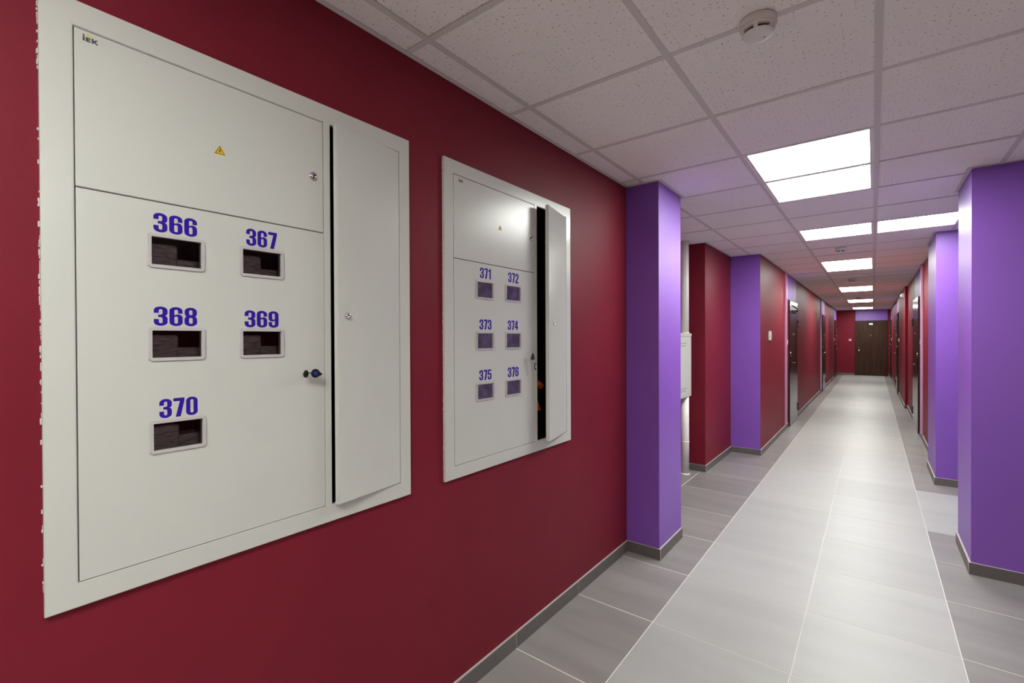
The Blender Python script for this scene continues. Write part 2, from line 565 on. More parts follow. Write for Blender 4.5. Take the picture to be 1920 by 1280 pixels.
for i in range(1, len(CX) - 1):                           # main runners, one per open stretch
    run = None
    segs = []
    for r in REG:
        if r[0] < CX[i] < r[1]:
            if run and abs(run[1] - r[2]) < 1e-6:
                run[1] = r[3]
            else:
                run = [r[2], r[3]]
                segs.append(run)
    for a0, a1 in segs:
        slab_piece('grid_runner', ceil, CX[i] - BW, CX[i] + BW, a0, a1, HC, HC + 0.0018, M_bar)
ANG = 0.02
tr_runs = [('x', XL, 1, Y_BACK, 3.02), ('y', 3.02, -1, XL, XP + ANG), ('x', XP, 1, 3.02, 3.46), ('y', 3.46, 1, -2.0, XP + ANG), ('x', -2.0, 1, 3.46, 5.3),
           ('y', 5.3, -1, -2.0, XN + ANG), ('x', XN, 1, 5.3, 6.45), ('y', 6.45, -1, XN, XC + ANG), ('x', XC, 1, 6.45, Y_END),
           ('y', 4.0, -1, XR1 - ANG, X_NEAR), ('x', XR1, -1, 4.0, 4.56), ('y', 4.56, 1, XR1 - ANG, 3.2), ('y', 6.21, -1, XR2 - ANG, 3.2), ('x', XR2, -1, 6.21, 7.02),
           ('x', XR3, -1, 7.02, 12.45), ('x', XR4, -1, 12.45, Y_END), ('y', Y_END, -1, XC, XR4), ('x', X_NEAR, -1, Y_BACK, 4.0)]
for q, (ax, p, sd, a0, a1) in enumerate(tr_runs):
    lo, hi = sorted((p, p + sd * ANG))
    b4 = (lo, hi, a0, a1) if ax == 'x' else (a0, a1, lo, hi)
    slab_piece('wall_angle', ceil, *b4, HC - 0.0006, HC + 0.0012, M_bar)

# ------------------------------------------------------------------ ceiling lights
proto = None
spots = {(3, 3): 'lit square ceiling panel, the larger of the two closest overhead', (3, 4): 'lit square ceiling panel, second of the closest pair overhead',
         (3, 7): 'lit ceiling panel over the corridor, level with the side lobby', (4, 7): 'lit ceiling panel at the mouth of the side lobby',
         (3, 11): 'lit ceiling panel, nearer half of the pair just beyond the side lobby', (3, 12): 'lit ceiling panel, farther half of the pair just beyond the side lobby',
         (3, 18): 'lit ceiling panel, nearer half of the third pair counted back from the end door', (3, 19): 'lit ceiling panel, farther half of the third pair counted back from the end door',
         (3, 25): 'lit ceiling panel, nearer half of the second pair counted back from the end door', (3, 26): 'lit ceiling panel, farther half of the second pair counted back from the end door',
         (3, 32): 'lit ceiling panel, nearer half of the pair by the end door', (3, 33): 'lit ceiling panel, farther half of the pair by the end door',
         (7, -3): 'added unseen fill panel in the hall behind the viewer, first of two', (7, -2): 'added unseen fill panel in the hall behind the viewer, second of two',  # both added out of view to brighten ceiling and cabinets
         (3, -4): 'lit ceiling panel behind the viewer, farther of two', (3, -3): 'lit ceiling panel behind the viewer, nearer of two'}
for (i, k), lab in spots.items():
    cx, cy = (CX[i] + CX[i + 1]) / 2, CY0 + CELL * (k + 0.5)
    if proto is None:
        proto = thing('ceiling_light', (cx, cy, HC), lab, 'light', 'square panel lights in the ceiling grid')
        h = 0.2955
        d = 0.276
        fr_ = MB()
        for a in ((-h, h, -h, -d), (-h, h, d, h), (-h, -d, -d, d), (d, h, -d, d)):
            fr_.box(cx + a[0], cx + a[1], cy + a[2], cy + a[3], HC + 0.0022, HC + 0.05)
        fr_.box(cx - h, cx + h, cy - h, cy + h, HC + 0.05, HC + 0.055)
        fr_.obj('frame', M_white, proto)
        MB().box(cx - d, cx + d, cy - d, cy + d, HC + 0.004, HC + 0.009).obj('diffuser', M_lamp, proto)
    else:
        copy_tree(proto, (cx, cy, HC), lab)

# ------------------------------------------------------------------ outlines for printed digits
def arc(cx, cy, rx, ry, a0, a1, n=10):
    return [(cx + rx * math.cos(math.radians(a0 + (a1 - a0) * i / n)), cy + ry * math.sin(math.radians(a0 + (a1 - a0) * i / n))) for i in range(n + 1)]
CX_ = 0.27
def capsule(x0, x1, y0, y1, r):
    c = (x0 + x1) / 2
    h = (x1 - x0) / 2
    return arc(c, y1 - r, h, r, 0, 180) + arc(c, y0 + r, h, r, 180, 360)
SIX = [(0.54, 0.66), (0.35, 0.66)] + arc(0.275, 0.79, 0.075, 0.07, 0, 180) + [(0.20, 0.58)] + arc(0.36, 0.42, 0.18, 0.20, 120, 0) + arc(0.27, 0.2, 0.27, 0.2, 0, -180) + arc(0.27, 0.8, 0.27, 0.2, 180, 0)
SIXH = capsule(0.20, 0.345, 0.13, 0.50, 0.06)
GLYPH = {
    '0': ([capsule(0, 0.54, 0, 1, 0.2), capsule(0.195, 0.345, 0.14, 0.86, 0.06)], 0.54),
    '6': ([SIX, SIXH], 0.54),
    '9': ([[(0.54 - x, 1 - y) for x, y in SIX], [(0.54 - x, 1 - y) for x, y in SIXH]], 0.54),
    '3': ([[(0, 0.66), (0.195, 0.66)] + arc(0.27, 0.80, 0.072, 0.06, 180, 0) + [(0.342, 0.66)] + arc(0.25, 0.66, 0.092, 0.08, 0, -90) + [(0.17, 0.58), (0.17, 0.45), (0.25, 0.45)] + arc(0.25, 0.37, 0.092, 0.08, 90, 0)
           + arc(0.27, 0.2, 0.072, 0.06, 0, -180) + [(0.195, 0.35), (0, 0.35)] + arc(0.27, 0.2, 0.27, 0.2, 180, 360) + [(0.54, 0.38), (0.51, 0.48), (0.44, 0.525), (0.51, 0.57), (0.54, 0.66)] + arc(0.27, 0.8, 0.27, 0.2, 0, 180)], 0.54),
    '5': ([[(0.03, 1), (0.51, 1), (0.51, 0.85), (0.20, 0.85), (0.195, 0.66)] + arc(0.35, 0.46, 0.19, 0.21, 130, 0) + arc(0.27, 0.2, 0.27, 0.2, 0, -180) + [(0, 0.34), (0.195, 0.34)] + arc(0.27, 0.2, 0.072, 0.06, 180, 360)
            + arc(0.27, 0.50, 0.072, 0.06, 0, 180) + [(0.195, 0.46), (0.01, 0.46)]], 0.54),
    '7': ([[(0, 1), (0.50, 1), (0.50, 0.85), (0.32, 0), (0.10, 0), (0.29, 0.83), (0, 0.83)]], 0.50),
    '1': ([[(0.36, 1), (0.36, 0), (0.16, 0), (0.16, 0.72), (0.0, 0.72), (0.0, 0.83), (0.10, 0.87), (0.19, 1)]], 0.40),
    '2': ([[(0, 0.64), (0.195, 0.64)] + arc(0.27, 0.80, 0.072, 0.06, 180, 0) + [(0.342, 0.70), (0.30, 0.58), (0, 0.16), (0, 0), (0.53, 0), (0.53, 0.16), (0.25, 0.16), (0.46, 0.45), (0.54, 0.66)] + arc(0.27, 0.8, 0.27, 0.2, 0, 180)], 0.54),
    '4': ([[(0.22, 1), (0.46, 1), (0.46, 0.36), (0.54, 0.36), (0.54, 0.2), (0.46, 0.2), (0.46, 0), (0.27, 0), (0.27, 0.2), (0, 0.2), (0, 0.36)], [(0.27, 0.36), (0.27, 0.76), (0.15, 0.36)]], 0.54),
    '8': ([arc(0.27, 0.2, 0.27, 0.2, 180, 360) + [(0.54, 0.36), (0.51, 0.46), (0.46, 0.52), (0.505, 0.58), (0.53, 0.67)] + arc(0.27, 0.8, 0.26, 0.2, 0, 180) + [(0.01, 0.67), (0.035, 0.58), (0.08, 0.52), (0.03, 0.46), (0, 0.36)],
           capsule(0.20, 0.34, 0.60, 0.86, 0.06), capsule(0.195, 0.345, 0.14, 0.45, 0.06)], 0.54),
}

def flat_shape(loops, thick):
    """filled outline (holes by even-odd) as a bmesh in the u,v plane, standing thick out of it"""
    cu = bpy.data.curves.new('outline', 'CURVE')
    cu.dimensions = '2D'
    cu.fill_mode = 'BOTH'
    cu.extrude = thick / 2
    for lp in loops:
        sp_ = cu.splines.new('POLY')
        sp_.points.add(len(lp) - 1)
        for pt, (u, v) in zip(sp_.points, lp):
            pt.co = (u, v, 0, 1)
        sp_.use_cyclic_u = True
    ob = bpy.data.objects.new('outline', cu)
    me = bpy.data.meshes.new_from_object(ob)
    bm = bmesh.new()
    bm.from_mesh(me)
    bpy.data.objects.remove(ob)
    bpy.data.curves.remove(cu)
    bpy.data.meshes.remove(me)
    return bm

def on_wall(bm, x):
    """u,v,w -> y,z,x with the back of the shape on plane x"""
    lo = min(v.co.z for v in bm.verts)
    for v in bm.verts:
        v.co = Vector((x + v.co.z - lo, v.co.x, v.co.y))
    mb = MB()
    mb.bm.free()
    mb.bm = bm
    return mb

def number_loops(txt, y0, y1, z0, z1, gap=0.075):
    wd = sum(GLYPH[c][1] for c in txt) + gap * (len(txt) - 1)
    sx, sz = (y1 - y0) / wd, (z1 - z0)
    out, x = [], 0.0
    for c in txt:
        lps, w_ = GLYPH[c]
        for lp in lps:
            out.append([(y0 + (x + u) * sx, z0 + v * sz) for u, v in lp])
        x += w_ + gap
    return out

# ------------------------------------------------------------------ the two recessed metal cabinets
XF = XL + 0.012                                           # face of frames and closed doors
ROWZ = [(1.634, 1.714), (1.415, 1.494), (1.197, 1.275)]
def cabinet(cab, label, angle, windows, numbers, lid_pane, logo_at, tri_at, locks):
    y0, y1 = cab
    root = thing('electrical_cabinet', (XL, (y0 + y1) / 2, CZ0), label, 'cabinet')
    oy0, my, sy, oy1 = y0 + 0.051, y0 + 0.616, y0 + 0.638, y1 - 0.046     # openings along y
    z0, z1, zm = CZ0 + 0.052, CZ1 - 0.055, 1.789
    fr_ = MB().plate('x', XL, XF, [y0, y1], [CZ0, CZ1], [(oy0, my, z0, z1), (sy, oy1, z0, z1)])
    es = [e for e in fr_.bm.edges if all(abs(v.co.x - XF) < 1e-5 for v in e.verts) and len(e.link_faces) == 2 and e.calc_face_angle(0) > 1]
    bmesh.ops.bevel(fr_.bm, geom=es, offset=0.0015, segments=2, affect='EDGES')
    frame = fr_.obj('frame', M_powder, root)
    # body: an open-fronted box in the wall, its inner shade painted dark, with a divider behind the mullion
    bd = MB()
    bx0, bx1 = XL - 0.16, XL
    bd.box(bx0, bx0 + 0.002, oy0 - 0.012, oy1 + 0.012, z0 - 0.012, z1 + 0.012)
    bd.box(bx0, bx1, oy0 - 0.014, oy0 - 0.012, z0 - 0.012, z1 + 0.012)
    bd.box(bx0, bx1, oy1 + 0.012, oy1 + 0.014, z0 - 0.012, z1 + 0.012)
    bd.box(bx0, bx1, oy0 - 0.014, oy1 + 0.014, z0 - 0.014, z0 - 0.012)
    bd.box(bx0, bx1, oy0 - 0.014, oy1 + 0.014, z1 + 0.012, z1 + 0.014)
    bd.box(bx0, bx1 - 0.012, my + 0.009, my + 0.012, z0 - 0.012, z1 + 0.012)
    bd.obj('housing', M_dark, root)
    # upper door
    g_ = 0.002
    ud = MB().box(XF - 0.016, XF, oy0 + g_, my - g_, zm + 0.0015, z1 - g_, 0, 0.0012).obj('upper_door', M_powder, root)
    ly, lz = logo_at
    k_ = 0.0125                                          # height of the small letters
    lg = [[(ly, lz), (ly + 0.003, lz), (ly + 0.003, lz + k_ * 0.72), (ly, lz + k_ * 0.72)], [(ly, lz + k_ * 0.84), (ly + 0.003, lz + k_ * 0.84), (ly + 0.003, lz + k_ * 1.08), (ly, lz + k_ * 1.08)],
          [(ly + 0.005, lz), (ly + 0.0125, lz), (ly + 0.0125, lz + 0.0022), (ly + 0.008, lz + 0.0022), (ly + 0.008, lz + 0.0034), (ly + 0.012, lz + 0.0034), (ly + 0.012, lz + 0.0054), (ly + 0.008, lz + 0.0054), (ly + 0.008, lz + 0.0066), (ly + 0.0125, lz + 0.0066), (ly + 0.0125, lz + 0.0088), (ly + 0.005, lz + 0.0088)],
          [(ly + 0.0145, lz), (ly + 0.0175, lz), (ly + 0.0175, lz + 0.004), (ly + 0.0215, lz), (ly + 0.0255, lz), (ly + 0.0205, lz + 0.0053), (ly + 0.0252, lz + 0.0098), (ly + 0.0214, lz + 0.0098), (ly + 0.0175, lz + 0.0063), (ly + 0.0175, lz + 0.0108), (ly + 0.0145, lz + 0.0108)]]
    on_wall(flat_shape(lg, 0.0004), XF).obj('maker_logo', M_logo, ud)
    on_wall(flat_shape([arc(ly + 0.009, lz + 0.0094, 0.005, 0.0065, 0, 180)], 0.0004), XF).obj('logo_sun', M_logoy, ud)
    ty, tz = tri_at
    tri = lambda s: [(ty - 0.0125 * s, tz - 0.0072 * s), (ty + 0.0125 * s, tz - 0.0072 * s), (ty, tz + 0.0144 * s)]
    st = on_wall(flat_shape([tri(1.12)], 0.0003), XF)
    for bm2, xx, mi in ((flat_shape([tri(0.92), tri(0.76)], 0.0002), XF + 0.0003, 1),
                        (flat_shape([[(ty + 0.0005, tz + 0.0062), (ty - 0.0026, tz - 0.0002), (ty - 0.0002, tz - 0.0002), (ty - 0.0018, tz - 0.0048), (ty + 0.0028, tz + 0.0014), (ty + 0.0006, tz + 0.0014), (ty + 0.0026, tz + 0.0062)]], 0.0002), XF + 0.0003, 1)):
        m2 = on_wall(bm2, xx)
        me2 = bpy.data.meshes.new('t')
        for f in m2.bm.faces:
            f.material_index = mi
        m2.bm.to_mesh(me2)
        m2.bm.free()
        st.bm.from_mesh(me2)
        bpy.data.meshes.remove(me2)
    st.obj('warning_sticker', [M_yellow, M_ink], ud)
    # lower door with window cut-outs
    hs = []
    for (wy0, wy1, r) in windows:
        hs.append((wy0 + 0.0075, wy1 - 0.0075, ROWZ[r][0] + 0.0075, ROWZ[r][1] - 0.0075))
    ld_ = MB().plate('x', XF - 0.016, XF, [oy0 + g_, my - g_], [z0 + g_, zm - 0.0015], hs).obj('lower_door', M_powder, root)
    for q, (wy0, wy1, r) in enumerate(windows):
        a, b_ = ROWZ[r]
        rim = MB().plate('x', XF, XF + 0.003, [wy0, wy1], [a, b_], [hs[q]])
        es = [e for e in rim.bm.edges if abs(e.verts[0].co.y - e.verts[1].co.y) < 1e-6 and abs(e.verts[0].co.z - e.verts[1].co.z) < 1e-6 and min(abs(e.verts[0].co.y - wy0), abs(e.verts[0].co.y - wy1)) < 1e-5]
        bmesh.ops.bevel(rim.bm, geom=es, offset=0.004, segments=3, affect='EDGES')
        for sgn, yy in ((0, wy0 + 0.001), (1, wy1 - 0.007)):         # catches at the sides of the rim
            rim.box(XF + 0.003, XF + 0.0042, yy, yy + 0.006, (a + b_) / 2 - 0.012, (a + b_) / 2 + 0.012)
        rim.obj('window_rim', M_winframe, ld_)
        h_ = hs[q]
        c_ = 0.016
        pane = [(h_[0] - 0.001, h_[2] - 0.001), (h_[1] + 0.001, h_[2] - 0.001), (h_[1] + 0.001, h_[3] + 0.001), (h_[0] - 0.001, h_[3] + 0.001)]
        on_wall(flat_shape([pane], 0.001), XF - 0.004).obj('window_pane', M_pane, ld_)
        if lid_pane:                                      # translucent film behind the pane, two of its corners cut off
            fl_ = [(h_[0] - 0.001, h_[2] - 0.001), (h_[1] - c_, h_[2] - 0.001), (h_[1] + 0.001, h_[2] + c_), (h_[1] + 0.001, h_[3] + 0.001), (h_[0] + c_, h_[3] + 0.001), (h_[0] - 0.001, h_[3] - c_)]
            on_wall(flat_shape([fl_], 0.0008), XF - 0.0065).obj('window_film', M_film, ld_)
            on_wall(flat_shape([pane], 0.001), XF - 0.009).obj('window_backing', M_winframe, ld_)
        else:
            cm = (h_[0] * 0.4 + h_[1] * 0.6)
            me_ = MB().box(XF - 0.10, XF - 0.028, h_[0] - 0.01, cm, a - 0.01, b_ - 0.018, 0, 0.004)
            me_.box(XF - 0.028, XF - 0.025, h_[0] + 0.004, cm - 0.008, a + 0.030, a + 0.040)
            me_.box(XF - 0.10, XF - 0.04, cm, h_[1] + 0.01, a - 0.01, a + 0.03)
            me_.obj('electricity_meter', M_meter, root)
    for txt, ny0, ny1, nz0, nz1 in numbers:
        on_wall(flat_shape(number_loops(txt, ny0, ny1, nz0, nz1), 0.0005), XF).obj('apartment_number', M_blue, ld_)
    # locks: (door, y, z, radius)
    def lock(par, y, z, r, x=XF):
        MB().lathe((x, y, z), (1, 0, 0), [(r * 1.05, 0), (r * 1.05, 0.0018), (r * 0.9, 0.0034), (r * 0.66, 0.0034), (r * 0.6, 0.0022), (0.0001, 0.0022)]).obj('lock', M_chrome, par)
        MB().box(x + 0.0021, x + 0.0026, y - r * 0.12, y + r * 0.12, z - r * 0.42, z + r * 0.42).obj('keyhole', M_black, par)
    lock(ud, locks[0][0], locks[0][1], locks[0][2])
    lock(ld_, locks[1][0], locks[1][1], 0.0065)
    # side door, hinged on its far edge and standing ajar
    sd = MB().box(XF - 0.018, XF, sy + 0.003, oy1 - 0.002, z0 + 0.001, z1 - 0.001, 0, 0.0022, 2)
    M_ = Matrix.Translation((XF - 0.009, oy1 - 0.002, 0)) @ Matrix.Rotation(math.radians(angle), 4, 'Z') @ Matrix.Translation((-(XF - 0.009), -(oy1 - 0.002), 0))
    sdo = sd.xf(M_).obj('side_door', M_powder, root)
    ky, kz = locks[2]
    kr = 0.0105
    lk = MB().lathe((XF, ky, kz), (1, 0, 0), [(kr, 0), (kr, 0.004), (kr * 0.8, 0.007), (kr * 0.5, 0.007), (kr * 0.4, 0.005), (0.0001, 0.005)]).xf(M_).obj('lock', M_chrome, sdo)
    return root, frame

c1, fr1 = cabinet(CAB1, 'grey metal meter cabinet numbered 366 to 370, narrow side door slightly ajar', 6.0,
                  [(0.340, 0.4572, 0), (0.5395, 0.656, 0), (0.340, 0.4566, 1), (0.538, 0.655, 1), (0.341, 0.457, 2)],
                  [('366', .352, .4409, 1.7181, 1.7633), ('367', .5562, .6377, 1.7175, 1.7637), ('368', .351, .4396, 1.4975, 1.5432), ('369', .5506, .6405, 1.497, 1.5432), ('370', .3603, .4391, 1.2787, 1.324)],
                  False, (0.2315, 2.1025), (0.494, 1.9485), [(0.748, 1.953, 0.0125), (0.716, 1.364), (0.843, 1.5365)])
c2, fr2 = cabinet(CAB2, 'grey metal meter cabinet numbered 371 to 376, narrow side door showing an open dark gap', 13.0,
                  [(1.4715, 1.590, 0), (1.6705, 1.7925, 0), (1.4715, 1.590, 1), (1.6705, 1.7925, 1), (1.4715, 1.590, 2), (1.6705, 1.7925, 2)],
                  [('371', 1.4976, 1.571, 1.7237, 1.7693), ('372', 1.6931, 1.7717, 1.7238, 1.7698), ('373', 1.493, 1.5719, 1.503, 1.547), ('374', 1.6881, 1.7664, 1.5038, 1.5472), ('375', 1.4905, 1.5704, 1.2848, 1.3288), ('376', 1.6874, 1.7695, 1.2852, 1.3304)],
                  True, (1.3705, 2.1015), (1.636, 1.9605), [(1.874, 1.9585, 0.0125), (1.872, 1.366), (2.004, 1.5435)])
# ragged plaster left along the edge of the first frame
pl = MB()
z = CZ0 + 0.05
while z < CZ1 - 0.02:
    hgt = random.uniform(0.003, 0.013)
    if random.random() < 0.5 + 0.4 * math.sin(z * 9):
        wd = random.uniform(0.0006, 0.0032)
        pl.box(XL, XL + random.uniform(0.002, 0.007), CAB1[0] - wd, CAB1[0], z, z + hgt, 0, 0.0007)
    z += hgt * random.uniform(0.5, 1.3)
pl.obj('plaster_crumbs', M_plaster, wl, kind='stuff')
pl = MB()
z = CZ0 + 0.05
while z < CZ1 - 0.02:
    hgt = random.uniform(0.004, 0.014)
    if random.random() < 0.45:
        wd = random.uniform(0.0006, 0.003)
        pl.box(XL, XL + random.uniform(0.003, 0.008), CAB2[0] - wd, CAB2[0], z, z + hgt, 0, 0.0015)
    z += hgt * random.uniform(1.0, 2.2)
pl.obj('plaster_crumbs', M_plaster, wl, kind='stuff')

# keys left in the locks
def teardrop(y, z, rx, rz, ang):
    pts = [(rx * math.cos(t) * (1.0 if math.cos(t) < 0 else 1.0), rz * math.sin(t)) for t in [math.radians(35 + i * 290 / 24) for i in range(25)]] + [(rx * 1.65, -rz * 0.12), (rx * 1.65, rz * 0.12)]
    ca, sa = math.cos(ang), math.sin(ang)
    return [(y + u * ca - v * sa, z + u * sa + v * ca) for u, v in pts]
k1 = thing('key_with_fob', (XF, 0.716, 1.364), 'black-headed key with a round blue tag in the lock of the 366 to 370 cabinet', 'key')
MB().box(XF + 0.003, XF + 0.020, 0.7152, 0.7168, 1.361, 1.367).obj('key_blade', M_chrome, k1)
on_wall(flat_shape([[(0.7075 + 0.0068 * math.cos(t), 1.3635 + 0.0108 * math.sin(t) + 0.2 * 0.0068 * math.cos(t)) for t in [i * math.pi / 14 for i in range(28)]]], 0.006), XF + 0.020).obj('key_head', M_black, k1)
MB().tube([(XF + 0.027, 0.709, 1.3645), (XF + 0.030, 0.716, 1.366), (XF + 0.029, 0.724, 1.365)], 0.0016).obj('key_ring', M_black, k1)
on_wall(flat_shape([teardrop(0.736, 1.3635, 0.0125, 0.0130, -0.2)], 0.005), XF + 0.022).obj('fob', M_black, k1)
MB().cyl((XF + 0.027, 0.735, 1.3645), (1, 0, 0), 0.0068, 0.0065, 0.0008).obj('fob_badge', M_fobblue, k1)
k2 = thing('key_with_fob', (XF, 1.872, 1.366), 'small key with a blue drop tag in the lock of the 371 to 376 cabinet', 'key')
MB().box(XF + 0.003, XF + 0.022, 1.8712, 1.8728, 1.363, 1.369).obj('key_blade', M_chrome, k2)
on_wall(flat_shape([teardrop(1.856, 1.372, 0.0125, 0.0105, 1.57)], 0.005), XF + 0.020).obj('fob', M_black, k2)
MB().cyl((XF + 0.025, 1.856, 1.370), (1, 0, 0), 0.0065, 0.0062, 0.0008, seg=20).obj('fob_badge', M_fobblue, k2)
MB().tube([(XF + 0.022, 1.862, 1.357), (XF + 0.026, 1.868, 1.345), (XF + 0.026, 1.874, 1.335)], 0.0012).obj('key_ring', M_chrome, k2)
on_wall(flat_shape([[(1.868 + 0.010 * math.cos(t) * 0.8 + 0.006, 1.327 + 0.017 * math.sin(t)) for t in [i * math.pi / 12 for i in range(24)]]], 0.003), XF + 0.024).xf(Matrix.Identity(4)).obj('key_head', M_black, k2)
on_wall(flat_shape([[(1.8745 + 0.004 * math.cos(t), 1.327 + 0.011 * math.sin(t)) for t in [i * math.pi / 8 for i in range(16)]]], 0.001), XF + 0.027).obj('key_face', M_white, k2)

# orange plugs hanging inside the second cabinet
for q, (yy, zz, lab) in enumerate(((1.985, 1.235, 'upper orange cable connector glimpsed through the gap of the half-open door'), (1.972, 1.105, 'lower orange cable connector glimpsed through the gap of the half-open door'))):
    t = thing('orange_connector', (XL - 0.03, yy, zz), lab, 'connector', 'orange connectors inside the second cabinet')
    xx = XL - 0.03
    if q == 0:
        MB().cyl((xx, yy - 0.004, zz + 0.008), (0.1, 0.75, -0.65), 0.011, 0.017, 0.045).obj('cap', M_orange, t)
        MB().tube([(xx, yy, zz + 0.012), (xx - 0.03, yy - 0.012, zz + 0.03), (xx - 0.06, yy + 0.02, zz + 0.15)], 0.005).obj('cable', M_black, t)
    else:
        MB().cyl((xx, yy, zz + 0.045), (0.05, 0.1, -1), 0.007, 0.022, 0.055).obj('cap', M_orange, t)
        MB().tube([(xx, yy, zz + 0.04), (xx - 0.02, yy + 0.004, zz + 0.07), (xx - 0.07, yy + 0.02, zz + 0.09)], 0.005).obj('cable', M_black, t)

# ------------------------------------------------------------------ smoke detectors
def detector(x, y, lab):
    t = thing('smoke_detector', (x, y, HC), lab, 'smoke detector', 'white smoke detectors along the ceiling')
    MB().lathe((x, y, HC), (0, 0, -1), [(0.0535, -0.0), (0.0545, 0.004), (0.0545, 0.020), (0.052, 0.023)], seg=48).obj('base', M_white, t)
    MB().lathe((x, y, HC - 0.0225), (0, 0, -1), [(0.0515, 0), (0.0515, 0.006), (0.049, 0.010), (0.0485, 0.0101)], seg=48).obj('collar', M_white, t)
    MB().lathe((x, y, HC - 0.032), (0, 0, -1), [(0.036, 0), (0.036, 0.012)], seg=48).obj('chamber', M_black, t)
    for q in range(6):
        a = q * math.pi / 3 + 0.5
        MB().lathe((x, y, HC - 0.0318), (0, 0, -1), [(0.048, 0), (0.0465, 0.012), (0.040, 0.012), (0.040, 0)], seg=3, arc=(a - 0.13, a + 0.13)).obj('rib', M_white, t)
    MB().lathe((x, y, HC - 0.0435), (0, 0, -1), [(0.0465, 0), (0.0462, 0.002), (0.043, 0.0055), (0.030, 0.0085), (0.012, 0.0095), (0.0001, 0.0097)], seg=48).obj('cap', M_white, t)
    MB().cyl((x + 0.016, y + 0.012, HC - 0.0525), (0, 0, -1), 0.0022, 0.0022, 0.001, 0, 10).obj('indicator', M_ink, t)
    return t
d0 = detector(-0.297, 1.700, 'white round smoke detector straddling the grid bar nearest to us')
for y, lab in ((6.61, 'small white smoke detector just beyond the two panels at the side lobby'), (10.25, 'faint white smoke detector between the second and third light pairs'), (15.0, 'tiny white smoke detector, the one nearest the end door')):
    copy_tree(d0, (-0.297, y, HC), lab)

# ------------------------------------------------------------------ riser pipe and junction box in the niche
pp = thing('riser_pipe', (-1.597, 5.09, 0), 'white vertical pipe rising from the floor to the grey junction box', 'pipe')
MB().cyl((-1.597, 5.09, 0), (0, 0, 1), 0.042, 0.042, 0.842, 0, 32).obj('tube', M_pipe, pp)
MB().lathe((-1.597, 5.09, 0.345), (0, 0, 1), [(0.042, 0), (0.0445, 0.003), (0.0445, 0.012), (0.042, 0.015)]).obj('joint_ring', M_pipe, pp)
MB().lathe((-1.597, 5.09, 0), (0, 0, 1), [(0.052, 0), (0.05, 0.012), (0.042, 0.018)]).obj('floor_collar', M_pipe, pp)
pp = thing('riser_pipe', (-1.597, 5.09, 1.512), 'white vertical pipe from the junction box lid up to the ceiling', 'pipe')
MB().cyl((-1.597, 5.09, 1.512), (0, 0, 1), 0.042, 0.042, HC + 0.03 - 1.512, 0, 32).obj('tube', M_pipe, pp)
MB().lathe((-1.597, 5.09, 1.512), (0, 0, 1), [(0.048, 0), (0.047, 0.008), (0.042, 0.011)]).obj('collar', M_pipe, pp)
jb = thing('junction_box', (-1.66, 4.87, 0.84), 'grey metal junction box with vent holes fixed round the white pipe', 'box')
BX, BY0, BY1, BZ0, BZ1 = -1.548, 4.58, 5.15, 0.842, 1.511
body = MB().plate('y', BY0, BY1, [BX - 0.2, BX], [BZ0, BZ1 - 0.034], [])
body.obj('case', M_powder, jb)
MB().box(BX - 0.2, BX + 0.004, BY0 - 0.004, BY1 + 0.004, BZ1 - 0.032, BZ1, 0, 0.002).obj('lid', M_powder, jb)
MB().box(BX, BX + 0.003, BY0 + 0.02, BY1 - 0.045, BZ0 + 0.025, BZ1 - 0.045, 0, 0.001).obj('front_panel', M_powder, jb)
for zc, up_ in ((BZ1 - 0.105, 0), (BZ0 + 0.095, 1)):
    for q in range(7):
        yy = BY0 + 0.13 + q * 0.042
        if yy > BY1 - 0.09:
            break
        for r in (0, 1):
            if r == 1 and q == 6:
                continue
            y2, z2 = yy + 0.021 * r, zc - 0.026 * r
            MB().box(BX + 0.0028, BX + 0.0034, y2 - 0.009, y2 + 0.009, z2 - 0.0045, z2 + 0.0045).obj('vent_hole_shade', M_dark, jb)  # dark plate on the front, painting the shade of an open slot

